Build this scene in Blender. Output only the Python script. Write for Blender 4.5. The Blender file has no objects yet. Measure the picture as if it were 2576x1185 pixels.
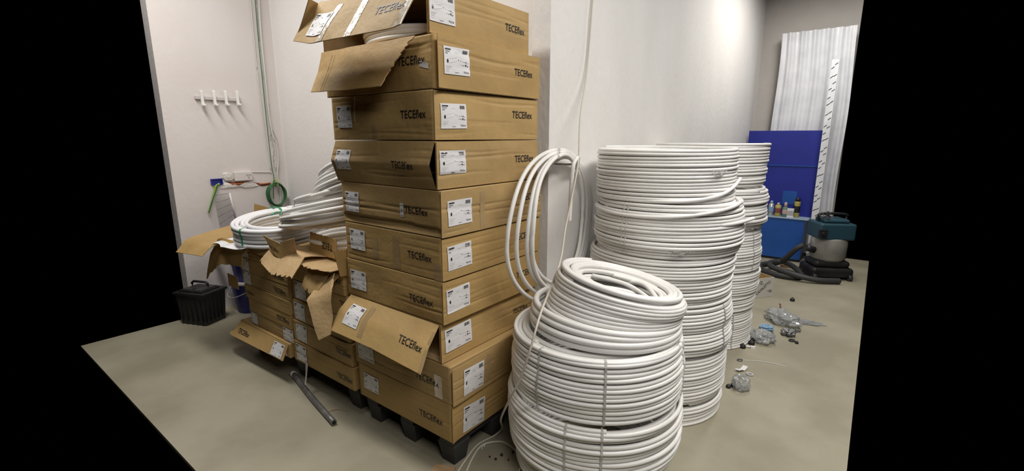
import bpy, bmesh, math, random
import numpy as np
from mathutils import Vector, Matrix, noise

# ------------------------------------------------------------------ camera, world, lights, exposure
C = bpy.context.scene.collection
F = 1183.0                                    # focal length in pixels of the 2576 px wide frame
TH = math.atan(249/1183.0)                    # camera looks down by this angle
H = 1.48
cam = bpy.data.cameras.new('camera'); camo = bpy.data.objects.new('camera', cam); C.objects.link(camo)
cam.sensor_fit = 'HORIZONTAL'; cam.sensor_width = 36.0; cam.lens = 36.0*F/2576.0
cam.clip_start = .05; cam.clip_end = 50
camo.location = (0, 0, H); camo.rotation_euler = (math.pi/2-TH, 0, 0)
bpy.context.scene.camera = camo

# room frame: x = out of the long right wall, y = along it away from the camera, z = up
T = math.radians(37.6)
O = Vector((.19, 2.47, 0)); EX = Vector((math.cos(T), -math.sin(T), 0)); EY = Vector((math.sin(T), math.cos(T), 0))
def W(x, y, z=0): return O+EX*x+EY*y+Vector((0, 0, z))

w = bpy.data.worlds.new('world'); bpy.context.scene.world = w; w.use_nodes = True
w.node_tree.nodes['Background'].inputs[0].default_value = (0, 0, 0, 1)
w.node_tree.nodes['Background'].inputs[1].default_value = 0.0

def lamp(name, x, y, z, sx, sy, power, col):
    l = bpy.data.lights.new(name, 'AREA'); l.shape = 'RECTANGLE'; l.size = sx; l.size_y = sy
    l.energy = power; l.color = col
    o = bpy.data.objects.new(name, l); C.objects.link(o); o.location = W(x, y, z); o.rotation_euler = (0, 0, -T)
    return o
WARM = (1.0, .965, .92)
lamp('ceiling_lamp_corridor', 1.9, .1, 3.4, .6, 2.6, 82, WARM)
lamp('ceiling_lamp_far', .9, 3.3, 3.2, .35, 1.4, 38, WARM)
lamp('ceiling_lamp_near', -1.55, -1.25, 3.4, 2.2, .4, 62, WARM)
lamp('fill_light_behind', 2.2, -2.1, 3.2, 1.2, 1.2, 48, WARM)  # unseen fill, added to brighten the fronts of the coils and boxes

vs = bpy.context.scene.view_settings
vs.view_transform = 'Standard'; vs.look = 'None'; vs.gamma = 1; vs.use_curve_mapping = False; vs.exposure = 0.17

rnd = random.Random(7)

# ------------------------------------------------------------------ materials
def s2l(c): return tuple(((v/255)/12.92 if v/255 <= .04045 else ((v/255+.055)/1.055)**2.4) for v in c)
def mat(name, col, rough=.6, col2=None, nscale=6, detail=4, bump=0, bscale=60, stretch=(1, 1, 1), metal=0, spec=.5, lo=.35, hi=.65, alpha=1, trans=0):
    m = bpy.data.materials.new(name); m.use_nodes = True; nt = m.node_tree; b = nt.nodes['Principled BSDF']
    b.inputs['Base Color'].default_value = (*col, 1); b.inputs['Roughness'].default_value = rough
    b.inputs['Metallic'].default_value = metal; b.inputs['Specular IOR Level'].default_value = spec
    b.inputs['Alpha'].default_value = alpha; b.inputs['Transmission Weight'].default_value = trans
    if col2 or bump:
        tc = nt.nodes.new('ShaderNodeTexCoord'); mp = nt.nodes.new('ShaderNodeMapping'); mp.inputs['Scale'].default_value = stretch
        nt.links.new(tc.outputs['Object'], mp.inputs['Vector'])
    if col2:
        n = nt.nodes.new('ShaderNodeTexNoise'); n.inputs['Scale'].default_value = nscale; n.inputs['Detail'].default_value = detail
        nt.links.new(mp.outputs[0], n.inputs['Vector'])
        r = nt.nodes.new('ShaderNodeValToRGB'); r.color_ramp.elements[0].position = lo; r.color_ramp.elements[1].position = hi
        r.color_ramp.elements[0].color = (*col2, 1); r.color_ramp.elements[1].color = (*col, 1)
        nt.links.new(n.outputs['Fac'], r.inputs[0]); nt.links.new(r.outputs[0], b.inputs['Base Color'])
    if bump:
        n2 = nt.nodes.new('ShaderNodeTexNoise'); n2.inputs['Scale'].default_value = bscale; n2.inputs['Detail'].default_value = 5
        nt.links.new(mp.outputs[0], n2.inputs['Vector'])
        bp = nt.nodes.new('ShaderNodeBump'); bp.inputs['Strength'].default_value = bump; bp.inputs['Distance'].default_value = .01
        nt.links.new(n2.outputs['Fac'], bp.inputs['Height']); nt.links.new(bp.outputs[0], b.inputs['Normal'])
    return m
def cardboard(name, c):
    m = mat(name, c, .62, tuple(v*.86 for v in c), 5, 5, .25, 30, (1, 1, 1), spec=.35)
    nt = m.node_tree; b = nt.nodes['Principled BSDF']
    tc = nt.nodes.new('ShaderNodeTexCoord')
    wv = nt.nodes.new('ShaderNodeTexWave'); wv.bands_direction = 'Z'; wv.inputs['Scale'].default_value = 34; wv.inputs['Distortion'].default_value = 2.5
    wv.inputs['Detail'].default_value = 3; wv.inputs['Detail Scale'].default_value = .6
    nt.links.new(tc.outputs['Object'], wv.inputs['Vector'])
    old = [n for n in nt.nodes if n.type == 'BUMP'][0]
    bp = nt.nodes.new('ShaderNodeBump'); bp.inputs['Strength'].default_value = .015; bp.inputs['Distance'].default_value = .006
    nt.links.new(wv.outputs['Fac'], bp.inputs['Height']); nt.links.new(old.outputs[0], bp.inputs['Normal']); nt.links.new(bp.outputs[0], b.inputs['Normal'])
    return m
M = {}
M['card'] = cardboard('cardboard', (.46, .30, .115))
M['card_b'] = cardboard('cardboard_yellow', (.49, .325, .13))
M['card_c'] = cardboard('cardboard_grey', (.44, .295, .125))
M['card_in'] = mat('cardboard_inside', (.54, .375, .19), .7, (.46, .31, .15), 8, 4, .3, 60)
M['tape'] = mat('brown_tape', (.36, .245, .125), .28, (.41, .29, .15), 12, 3, .1, 40)
M['clear'] = mat('clear_tape', (.80, .74, .66), .16, (.58, .46, .33), 25, 5, .6, 45, (1, 1, .3), spec=.9)
M['paper'] = mat('label_paper', (.80, .79, .80), .55, (.74, .73, .73), 14, 3, .15, 30)
M['ink'] = mat('black_ink', (.022, .018, .018), .5)
M['grey'] = mat('grey_ink', (.22, .21, .21), .6)
M['lgrey'] = mat('light_grey_ink', (.55, .54, .54), .6)
M['pipe'] = mat('white_pipe', (.87, .86, .835), .36, (.80, .785, .755), 7, 4, .03, 25, spec=.45)
M['pipe_old'] = mat('white_pipe_dusty', (.85, .84, .81), .40, (.78, .765, .735), 6, 5, .03, 25, spec=.4)
M['pipe_new'] = mat('white_pipe_fresh', (.84, .84, .86), .32, (.78, .78, .79), 7, 4)
M['strap'] = mat('grey_strap', (.50, .485, .46), .4)
M['hole'] = mat('pipe_bore', (.01, .01, .01), .8)
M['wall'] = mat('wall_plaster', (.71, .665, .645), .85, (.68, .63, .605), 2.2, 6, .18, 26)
M['wall_lit'] = mat('wall_plaster_lit', (.88, .85, .83), .85, (.85, .815, .79), 2.2, 6, .18, 26)  # left wall's plaster again, stronger light on the back wall put into its colour
M['wall_b'] = mat('wall_brushed', (.82, .80, .775), .8, (.78, .76, .73), 3, 8, .4, 40, (1, 1, .5))
M['wall_end'] = mat('wall_end_paint', (.52, .49, .455), .85, (.46, .43, .40), 2, 6, .4, 26)
M['floor'] = mat('concrete_floor', (.36, .33, .245), .62, (.28, .255, .18), 2.1, 10, .25, 22, lo=.38, hi=.62)
M['plastic_black'] = mat('black_plastic', (.010, .010, .011), .5, (.016, .016, .017), 9, 3)
M['pallet'] = mat('pallet_plastic', (.028, .029, .032), .6, (.042, .042, .043), 9, 4)
M['blue'] = mat('blue_bucket', (.008, .012, .30), .35)
M['bluelid'] = mat('white_rim', (.55, .53, .52), .4)
M['cabblue'] = mat('cabinet_blue', (.012, .085, .36), .42, (.010, .075, .31), 6, 5)
M['panelblue'] = mat('panel_deep_blue', (.012, .022, .27), .5, (.010, .019, .23), 6, 5)
M['cabtop'] = mat('cabinet_top', (.32, .42, .52), .4)
M['green'] = mat('green_wire', (.03, .14, .045), .45)
M['green_l'] = mat('green_tie', (.05, .32, .14), .4)
M['yg'] = mat('yellow_green_wire', (.30, .42, .06), .45)
M['cable'] = mat('beige_cable', (.62, .58, .48), .5)
M['cable_w'] = mat('white_cable', (.66, .66, .60), .5)
M['brick'] = mat('brick_red', (.30, .10, .05), .9, (.10, .04, .03), 18, 4, .6, 60)
M['orange'] = mat('orange_conduit', (.50, .17, .06), .6)
M['plaster'] = mat('plaster_crumble', (.74, .72, .69), .9, (.60, .57, .53), 20, 4, .8, 60)
M['dark'] = mat('dark_gap', (.05, .045, .04), .9)
M['wire'] = mat('steel_wire', (.20, .20, .20), .4, metal=.6)
M['steel'] = mat('dull_steel', (.26, .25, .24), .45, (.17, .165, .16), 20, 4, .2, 60, metal=.5)
M['film'] = mat('plastic_film', (.78, .79, .82), .35, (.66, .67, .70), 5, 5, .4, 12, spec=.6)
M['bag'] = mat('clear_bag', (.78, .80, .80), .15, trans=.75, spec=.7)
M['teal'] = mat('vacuum_teal', (.025, .07, .095), .4)
M['tankgrey'] = mat('vacuum_grey', (.30, .29, .26), .5, (.23, .22, .20), 9, 3)
M['rubber'] = mat('rubber_hose', (.035, .036, .037), .55)
M['boxwhite'] = mat('white_print_card', (.66, .64, .60), .6, (.6, .58, .54), 6, 4)
M['wood'] = mat('raw_wood', (.45, .30, .16), .7, (.33, .21, .11), 9, 4, .3, 40, (1, 6, 1))
M['silver'] = mat('can_silver', (.55, .55, .52), .3, metal=.7)
M['yellow'] = mat('can_yellow', (.42, .34, .08), .45)
M['cangreen'] = mat('can_green', (.10, .20, .14), .45)
M['pink'] = mat('can_pink', (.55, .38, .35), .45)
M['red'] = mat('can_red', (.25, .07, .05), .45)
M['lblue'] = mat('bag_print_blue', (.22, .36, .52), .5)

# ------------------------------------------------------------------ helpers
def thing(name, label, cat, x, y, z=0, rot=0, group=None):
    o = bpy.data.objects.new(name, None); C.objects.link(o); o.empty_display_size = .1
    o.location = W(x, y, z); o.rotation_euler = (0, 0, rot-T); o['label'] = label; o['category'] = cat
    if group: o['group'] = group
    return o
def tag(o, label, cat, group=None, kind=None):
    o['label'] = label; o['category'] = cat
    if group: o['group'] = group
    if kind: o['kind'] = kind
    return o
class MB:
    """collects geometry in the local frame of one object"""
    def __init__(s): s.v = []; s.f = []; s.m = []; s.sm = []
    def add(s, vs_, fs, mi=0, smooth=False):
        n = len(s.v); s.v += [tuple(p) for p in vs_]
        for f in fs: s.f.append(tuple(i+n for i in f)); s.m.append(mi); s.sm.append(smooth)
    def box(s, x0, y0, z0, x1, y1, z1, mi=0):
        v = [(x, y, z) for z in (z0, z1) for y in (y0, y1) for x in (x0, x1)]
        s.add(v, [(0, 2, 3, 1), (4, 5, 7, 6), (0, 1, 5, 4), (2, 6, 7, 3), (0, 4, 6, 2), (1, 3, 7, 5)], mi)
    def grid(s, P, nu, nv, mi=0, flip=False, smooth=True):
        v = [P(i/nu, j/nv) for j in range(nv+1) for i in range(nu+1)]
        f = []
        for j in range(nv):
            for i in range(nu):
                a = j*(nu+1)+i; q = (a, a+1, a+nu+2, a+nu+1); f.append(q[::-1] if flip else q)
        s.add(v, f, mi, smooth)
    def tube(s, pts, r, sides=8, mi=0, caps=True, closed=False):
        pts = np.array([tuple(p) for p in pts], float); n = len(pts)
        rr = np.full(n, r) if np.isscalar(r) else np.array(r)
        t = np.gradient(pts, axis=0)
        if closed:
            t = np.roll(pts, -1, 0)-np.roll(pts, 1, 0)
        t /= np.linalg.norm(t, axis=1)[:, None]+1e-9
        up = np.array([0, 0, 1.]) if abs(t[:, 2]).mean() < .7 else np.array([1., .2, 0])
        a = np.cross(t, up); a /= np.linalg.norm(a, axis=1)[:, None]+1e-9
        b = np.cross(a, t)
        ang = np.arange(sides)*2*math.pi/sides
        v = (pts[:, None, :]+rr[:, None, None]*(np.cos(ang)[None, :, None]*a[:, None, :]+np.sin(ang)[None, :, None]*b[:, None, :])).reshape(-1, 3)
        f = []
        m = n if closed else n-1
        for i in range(m):
            i2 = (i+1) % n
            for k in range(sides):
                k2 = (k+1) % sides
                f.append((i*sides+k, i*sides+k2, i2*sides+k2, i2*sides+k))
        s.add(v.tolist(), f, mi, True)
        if caps and not closed:
            n0 = len(s.v)-n*sides
            s.f.append(tuple(n0+k for k in range(sides))[::-1]); s.m.append(mi); s.sm.append(False)
            s.f.append(tuple(n0+(n-1)*sides+k for k in range(sides))); s.m.append(mi); s.sm.append(False)
    def lathe(s, prof, n=28, cx=0, cy=0, mi=0, z=0):
        v = []; f = []
        for r, zz in prof:
            for k in range(n):
                a = 2*math.pi*k/n; v.append((cx+r*math.cos(a), cy+r*math.sin(a), z+zz))
        for j in range(len(prof)-1):
            for k in range(n):
                k2 = (k+1) % n; f.append((j*n+k, j*n+k2, (j+1)*n+k2, (j+1)*n+k))
        s.add(v, f, mi, True)
        n0 = len(s.v)-len(v)
        s.f.append(tuple(n0+k for k in range(n))[::-1]); s.m.append(mi); s.sm.append(False)
        s.f.append(tuple(n0+(len(prof)-1)*n+k for k in range(n))); s.m.append(mi); s.sm.append(False)
    def build(s, name, mats, parent=None, base=None, rot=0):
        me = bpy.data.meshes.new(name); me.from_pydata(s.v, [], s.f)
        for m in (mats if isinstance(mats, (list, tuple)) else [mats]): me.materials.append(m)
        me.polygons.foreach_set('material_index', s.m); me.polygons.foreach_set('use_smooth', s.sm); me.update()
        o = bpy.data.objects.new(name, me); C.objects.link(o)
        if parent: o.parent = parent
        elif base is not None: o.location = W(*base); o.rotation_euler = (0, 0, rot-T)
        return o
def weld(o, d=.0004):
    bm = bmesh.new(); bm.from_mesh(o.data); bmesh.ops.remove_doubles(bm, verts=bm.verts, dist=d); bm.to_mesh(o.data); bm.free()
def bevel(o, wd=.004, seg=2):
    m = o.modifiers.new('bevel', 'BEVEL'); m.width = wd; m.segments = seg; m.limit_method = 'ANGLE'; m.angle_limit = math.radians(40)
    return o
def spline(ctrl, n=12):
    c = [Vector(p) for p in ctrl]; c = [c[0]*2-c[1]]+c+[c[-1]*2-c[-2]]; out = []
    for i in range(1, len(c)-2):
        for k in range(n):
            t = k/n; a, b, d, e = c[i-1], c[i], c[i+1], c[i+2]
            out.append(.5*((2*b)+(-a+d)*t+(2*a-5*b+4*d-e)*t*t+(-a+3*b-3*d+e)*t**3))
    out.append(c[-2]); return out

_tc = {}
def text_geo(body):
    """outline mesh of a printed word, scaled to width 1, from the built-in font"""
    if body not in _tc:
        cu = bpy.data.curves.new('lettering', 'FONT'); cu.body = body; cu.size = 1; cu.offset = .012; cu.resolution_u = 3; cu.space_character = 1.03
        o = bpy.data.objects.new('lettering', cu); C.objects.link(o)
        dg = bpy.context.evaluated_depsgraph_get(); dg.update()
        me = bpy.data.meshes.new_from_object(o.evaluated_get(dg))
        v = [tuple(x.co) for x in me.vertices]; f = [tuple(p.vertices) for p in me.polygons]
        bpy.data.objects.remove(o); bpy.data.curves.remove(cu); bpy.data.meshes.remove(me)
        xs = [p[0] for p in v]; x0 = min(xs); w_ = max(xs)-x0
        _tc[body] = ([((p[0]-x0)/w_, p[1]/w_) for p in v], f)
    return _tc[body]

# A printable surface S(a, b, h): a metres to the right, b metres up, h metres out of the sheet
def put_text(mb, S, a, b, wd, mi, body='TECEflex', tall=1.13, rot=0, h=.0016):
    v, f = text_geo(body); c, s = math.cos(rot), math.sin(rot)
    mb.add([S(a+wd*(x*c-y*tall*s), b+wd*(x*s+y*tall*c), h) for x, y in v], f, mi)
def quad(mb, S, a, b, wd, hg, mi, h, n=1, rot=0, o=(0, 0)):
    c, s = math.cos(rot), math.sin(rot)
    def P(u, v):
        x, y = a-o[0]+wd*u, b-o[1]+hg*v
        return S(o[0]+x*c-y*s, o[1]+x*s+y*c, h)
    mb.grid(P, n, n, mi)
LM = None
def label(parent, S, a, b, wd=.12, hg=.10, rot=0, seed=0, name='shipping_label', h=.0028):
    r = random.Random(seed*13+5); mb = MB(); o = (a, b)
    q = lambda x, y, w_, h_, mi, n=1: quad(mb, S, a+x*wd, b+y*hg, w_*wd, h_*hg, mi, h+(.0006 if mi else 0), n, rot, o)
    q(0, 0, 1, 1, 0, 12)
    q(.05, .87, .22, .055, 1); q(.05, .80, .17, .035, 2); q(.05, .73, .09, .035, 2)       # product lines, top left
    q(.42, .79, .12, .02, 3)
    for k in range(11): q(.73+k*.019, .79, .010+.006*(k % 2), .14, 1 if k % 3 else 2)      # bar code, top right
    for k in range(3): q(.06, .28-.055*k, .22-.05*k, .018, 3)
    q(.05, .10, .12, .014, 3); q(.40, .07, .14, .02, 2)
    # the drawn pipe end with its wrap line
    mb.add([S(*_rp(a+wd*(.13+.032*math.cos(t)*1), b+hg*(.47+.075*math.sin(t)), o, rot), h+.0007) for t in [i*math.pi/5 for i in range(10)]], [tuple(range(10))], 1)
    for k in range(6): q(.17+.055*k, .555+.012*k, .05, .007, 3); q(.17+.055*k, .40+.018*k, .05, .007, 3)
    for k, (w1, h1) in enumerate([(.02, .045), (.03, .015), (.025, .015), (.035, .022), (.04, .045), (.035, .015)]): q(.54+k*.07, .52-.012*k, w1, h1, 1)
    for k, (w1, h1) in enumerate([(.03, .015), (.035, .03), (.045, .07), (.035, .04)]): q(.66+k*.075, .37-.01*k, w1, h1, 1)
    c_, s_ = math.cos(rot), math.sin(rot)
    v, f = text_geo('TECE'); x0, y0 = .73*wd, .09*hg
    mb.add([S(a+(x0+.15*wd*x)*c_-(y0+.15*wd*y)*s_, b+(x0+.15*wd*x)*s_+(y0+.15*wd*y)*c_, h+.0007) for x, y in v], f, 1)
    q(.90, .09, .035, .045, 1)
    return mb.build(name, [M['paper'], M['ink'], M['grey'], M['lgrey']], parent)
def _rp(x, y, o, rot):
    c, s = math.cos(rot), math.sin(rot); x -= o[0]; y -= o[1]
    return o[0]+x*c-y*s, o[1]+x*s+y*c

def sheet_fn(rails):
    R_ = [[Vector(p) for p in r] for r in rails]
    def along(r, u):
        ln = [(r[i+1]-r[i]).length for i in range(len(r)-1)]; q = min(max(u, 0), 1)*sum(ln)
        for i, l in enumerate(ln):
            if q <= l or i == len(ln)-1: return r[i].lerp(r[i+1], min(q/max(l, 1e-9), 1))
            q -= l
    def P(u, v):
        v = min(max(v, 0), 1)*(len(R_)-1); j = min(int(v), len(R_)-2)
        return along(R_[j], u).lerp(along(R_[j+1], u), v-j)
    return P
def sheet(name, rails, m, parent, nu=24, nv=10, th=.004, torn='', wob=.002, seed=0, tear=.012, edge=None):
    """a piece of corrugated board spanned between rails; torn: which borders (t,b,l,r) are ragged"""
    P = sheet_fn(rails); r = random.Random(seed+3)
    js = {k: [r.uniform(-1, 1)*tear for _ in range(80)] for k in 'tblr'}
    L = (P(1, .5)-P(0, .5)).length; Hh = (P(.5, 1)-P(.5, 0)).length
    def Q(u, v, d=0):
        uu, vv = u, v
        if 't' in torn: vv = v*(1+(js['t'][int(u*nu)]/Hh))
        if 'b' in torn: vv = 1-(1-vv)*(1+(js['b'][int(u*nu)]/Hh))
        if 'r' in torn: uu = u*(1+(js['r'][int(v*nv)]/L))
        if 'l' in torn: uu = 1-(1-uu)*(1+(js['l'][int(v*nv)]/L))
        e = .02; p = P(uu, vv)
        n = (P(min(uu+e, 1), vv)-P(max(uu-e, 0), vv)).cross(P(uu, min(vv+e, 1))-P(uu, max(vv-e, 0)))
        if n.length > 1e-9: n.normalize()
        return p+n*(d+wob*noise.noise(p*9+Vector((seed, 0, 0))))
    mb = MB()
    mb.grid(lambda u, v: Q(u, v, th/2), nu, nv, 0, smooth=True)
    mb.grid(lambda u, v: Q(u, v, -th/2), nu, nv, 1, flip=True, smooth=True)
    for (c0, c1, n_) in (((0, 0), (1, 0), nu), ((1, 0), (1, 1), nv), ((1, 1), (0, 1), nu), ((0, 1), (0, 0), nv)):
        g = lambda t, s_, c0=c0, c1=c1: Q(c0[0]+(c1[0]-c0[0])*t, c0[1]+(c1[1]-c0[1])*t, th/2-th*s_)
        mb.grid(g, n_, 1, 1, flip=True, smooth=False)
    o = mb.build(name, [m, edge or m], parent)
    def S(a, b, h): return Q(min(max(a/L, 0), 1), min(max(b/Hh, 0), 1), th/2+h)
    return o, S, L, Hh

# ------------------------------------------------------------------ the setting
def struct(name, mb, m, sub=True):
    o = mb.build(name, m, None, (0, 0, 0)); o['kind'] = 'structure'; return o
b = MB(); b.box(-3.04, -1.47, -.02, 1.42, 4.95, 0); struct('floor', b, M['floor'])
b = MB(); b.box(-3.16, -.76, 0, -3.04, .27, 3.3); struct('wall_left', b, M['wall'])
b = MB(); b.box(-3.16, .15, 0, -.1, .27, 3.3); struct('wall_back', b, M['wall_lit'])
b = MB(); b.box(-.11, 0, 0, 0, 4.95, 3.3); struct('wall_right', b, M['wall_b'])
b = MB(); b.box(-.11, 4.9, 0, 1.0, 5.0, 3.3); struct('wall_far', b, M['wall_end'])

# ------------------------------------------------------------------ cardboard cartons
def carton(label_, x0, x1, y0, d, z0, z1, seed, front=None, side=None, panel=True, card='card', amp=.006, open_front=False, group=None, front_text=None, side_text=None, tapes=(), crush=.003, name='cardboard_box', cat='box', top=True, fold=0, step=0, gap=0):
    r = random.Random(seed*7+1); wd = x1-x0; hg = z1-z0-.003
    t = thing(name, label_, cat, x0, y0, z0, 0, group)
    ph = [r.uniform(0, 6.28) for _ in range(8)]; A = amp*r.uniform(.5, 1.1)
    cr = [(r.uniform(.12, .88), r.uniform(.5, 1)*crush, r.uniform(0, 6.28), r.uniform(-.05, .05)) for _ in range(6)]
    def bulge(a, b_, L, k=0):
        u = a/L; v = b_/hg
        env = max(0, min(1, u/.06, (1-u)/.06))**.5*max(0, math.sin(math.pi*min(max(v, 0), 1)))
        g = A*(.5+.5*math.sin(3.1*u*2+ph[k]))*env
        g += A*.5*math.sin(7*u+ph[k+1]+3*v)*env
        for c0, am, p_, sl in cr:
            dd = abs(v-c0-sl*math.sin(6*u+p_))/.035
            if dd < 1: g -= am*(1-dd)*max(0, min(1, .4+math.sin(5*u+p_+k)))*min(1, env*3)
        if k == 0:
            if fold: g += fold*(v/.52 if v < .52 else (1-v)/.48)*(.75+.25*math.sin(7*u+1))
            if step and v < .22+.03*math.sin(4*u): g -= step*min(1, env*4)
        return g
    FS = lambda a, b_, h: (a, -bulge(a, b_, wd)-h-.0, b_)
    def RS0(a, b_, h): return (wd+h+bulge(a, b_, d, 4), a, b_)
    mb = MB(); nu = 46; nv = 40
    if not open_front: mb.grid(lambda u, v: FS(u*wd, v*hg, 0), nu, nv)
    mb.grid(lambda u, v: (wd+(0 if panel else bulge(u*d, v*hg, d, 4)), u*d, v*hg), nu, nv)
    mb.grid(lambda u, v: (wd*(1-u), d, hg*v), nu, nv); mb.grid(lambda u, v: (0, d*(1-u), hg*v), nu, nv)
    if top: mb.grid(lambda u, v: (u*wd, v*d, hg), nu, nu)
    mb.grid(lambda u, v: (u*wd, d*(1-v), 0), nu, nu)
    if open_front or not top:      # inner faces so that the board has thickness
        e = .005
        mb.grid(lambda u, v: (wd-e, u*d, v*hg), 2, 2, 1, flip=True); mb.grid(lambda u, v: (wd*(1-u), d-e, hg*v), 2, 2, 1, flip=True)
        mb.grid(lambda u, v: (e, d*(1-u), hg*v), 2, 2, 1, flip=True); mb.grid(lambda u, v: (u*wd, d*(1-v), e), 2, 2, 1, flip=True)
        if top: mb.grid(lambda u, v: (u*wd, v*d, hg-e), 2, 2, 1, flip=True)
    if front_text and not open_front: put_text(mb, FS, *front_text[:3], 2, rot=front_text[3] if len(front_text) > 3 else 0)
    if side_text and not panel: put_text(mb, RS0, *side_text[:3], 2)
    body = mb.build('carton_body', [M[card], M['card_in'], M['ink']], t); weld(body)
    RS = RS0
    if panel:
        g0, g1 = r.uniform(.006, .011)+gap, r.uniform(.004, .007); jut = r.uniform(.0, .006); e = .005
        def RS(a, b_, h):
            k = a/d; bend = .006*max(0, 1-a/.05)**2*(1 if r0 > .5 else -.4)
            return (wd+g0+(g1-g0)*k+bulge(a, b_, d, 4)+h+bend, a-jut*(1-k), b_)
        r0 = r.random()
        mb = MB(); m0 = .002; m1 = hg-.002
        mb.grid(lambda u, v: RS(u*d, m0+(m1-m0)*v, 0), nu, nv)
        mb.grid(lambda u, v: RS(u*d, m0+(m1-m0)*v, -e*.7), nu, nv, flip=True)
        for vv, fl in ((m0, False), (m1, True)): mb.grid(lambda u, v: RS(u*d, vv, -e*.7*(1-v)), nu, 1, flip=fl)
        for uu, fl in ((0, True), (d, False)): mb.grid(lambda u, v: RS(uu, m0+(m1-m0)*u, -e*.7*(1-v)), nv, 1, flip=not fl)
        if side_text: put_text(mb, RS, *side_text[:3], 1)
        mb.build('side_panel', [M[card], M['ink']], t)
    if front and not open_front:
        for k, L_ in enumerate(front if isinstance(front, list) else [front]): label(t, FS, *L_, seed=seed+k)
    if side: label(t, RS, *side, seed=seed+9)
    for (face, a, b0, b1, tw, mm) in tapes:
        S = FS if face == 'f' else RS; mb = MB()
        mb.grid(lambda u, v: S(a+tw*u, b0+(b1-b0)*v, .0009), 4, 12); mb.build('packing_tape', M[mm], t)
    return t, FS, RS, wd, hg

Z = [.150, .335, .515, .70, .89, 1.075, 1.27, 1.465, 1.66, 1.86, 2.055]
nm = ['lowest of the tall stack, standing on the black pallet',
      'second from the floor in the tall stack, logo partly covered by tape',
      'third from the floor in the tall stack, its front flap hanging open',
      'fourth from the floor in the tall stack, directly above the hanging flap',
      'fifth from the floor in the tall stack, two tape strips on its front',
      'sixth from the floor in the tall stack, barcode sticker beside its logo',
      'seventh from the floor in the tall stack, its front folded and sagging',
      'closed and undamaged, directly below the torn box of the tall stack',
      'second from the top of the tall stack, with a torn front panel',
      'topmost of the tall stack, its clear-taped front flap swung open']
#  x0,   x1,   y0,  depth
G = 'cartons of the tall stack'
def B(i, x0, x1, **k):
    z0, z1 = Z[i], Z[i+1]
    y0 = k.pop('y0', -.77); d = k.pop('d', .70)
    return carton('pipe box '+nm[i], x0, x1, y0, d, z0, z1, i+11, group=G, **k)
B(0, -.655, .017, front=(.045, .055, .12, .085), front_text=(.47, .065, .15, 0), side=(.065, .02, .145, .125, -.06), side_text=(.47, .06, .155), card='card')
B(1, -.671, .020, front=(.03, .03, .13, .10), front_text=(.463, .06, .157), side=(.06, .025, .135, .125, -.03), side_text=(.45, .08, .155), gap=.012, tapes=[('f', .59, .01, .12, .05, 'clear'), ('r', .22, .02, .16, .03, 'tape')], card='card_c')
t8, FS8, RS8, _, h8 = B(2, -.680, -.035, open_front=True, side=(.02, .045, .165, .105, .03), side_text=(.50, .075, .13), card='card_b')
B(3, -.695, -.012, front=(.034, .04, .12, .095), front_text=(.477, .07, .153), side=(.02, .045, .14, .105, .03), side_text=(.497, .085, .155), card='card')
B(4, -.680, -.012, front=(.037, .055, .118, .098), front_text=(.461, .075, .151), side=(.028, .04, .145, .105, .03), side_text=(.487, .09, .155),
  tapes=[('f', .21, .03, .13, .04, 'tape'), ('f', .36, .01, .15, .045, 'tape'), ('f', .625, 0, .07, .04, 'tape')], card='card')
t6 = B(5, -.688, -.004, front=(.035, .055, .108, .095), front_text=(.457, .085, .151), side=(.032, .045, .145, .105, .01), side_text=(.53, .10, .155),
  tapes=[('r', .23, .01, .17, .03, 'tape')], crush=.006, amp=.009, step=.008, card='card_c')
mb = MB(); quad(mb, t6[1], .428, .065, .022, .06, 0, .0022, 2)
for k in range(9): quad(mb, t6[1], .432, .07+k*.0055, .014, .002+.001*(k % 2), 1, .0028)
mb.build('barcode_sticker', [M['paper'], M['ink']], t6[0])
B(6, -.712, -.028, front=(.037, .06, .106, .09), front_text=(.44, .08, .149, -.01), side=(.012, .06, .150, .095, .0), side_text=(.50, .09, .155), crush=.004, amp=.008, fold=.034, card='card_c')
B(7, -.720, -.030, front=(.045, .055, .118, .097), front_text=(.492, .088, .156), side=(.026, .045, .145, .097, .02), side_text=(.49, .10, .155), tapes=[('f', .30, .0, .06, .03, 'tape'), ('f', .18, .08, .19, .012, 'clear')], card='card_b')
t2, FS2, RS2, w2, h2 = B(8, -.752, -.022, open_front=False, front_text=(.528, .096, .160), side=(.034, .055, .145, .102, .02), side_text=(.49, .095, .145), crush=.004, gap=.014, card='card')
t1, FS1, RS1, w1, h1 = B(9, -.752, -.045, open_front=True, side=(-.002, .045, .14, .105, .0), side_text=(.455, .085, .145), d=.64, card='card_b')

# swung open front flap of the third box
o, S, L, Hh = sheet('front_flap', [[(.0, -.125, .03), (.32, -.125, .028), (.66, -.13, .01)], [(.0, -.07, .12), (.32, -.075, .115), (.65, -.075, .10)], [(.01, -.004, .183), (.32, -.004, .181), (.645, -.004, .178)]], M['card_b'], t8, seed=2, edge=M['card_in'])
mb = MB(); put_text(mb, S, .47, .075, .15, 0, rot=-.02); mb.build('printed_logo', M['ink'], o)
label(o, S, .065, .05, .115, .105, -.03, seed=31)
mb = MB(); quad(mb, S, .20, .02, .035, .15, 0, .001, 4); mb.build('packing_tape', M['tape'], o)
mb = MB(); quad(mb, S, .635, .005, .02, .16, 0, .001, 4); mb.build('packing_tape', M['tape'], o)
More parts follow.
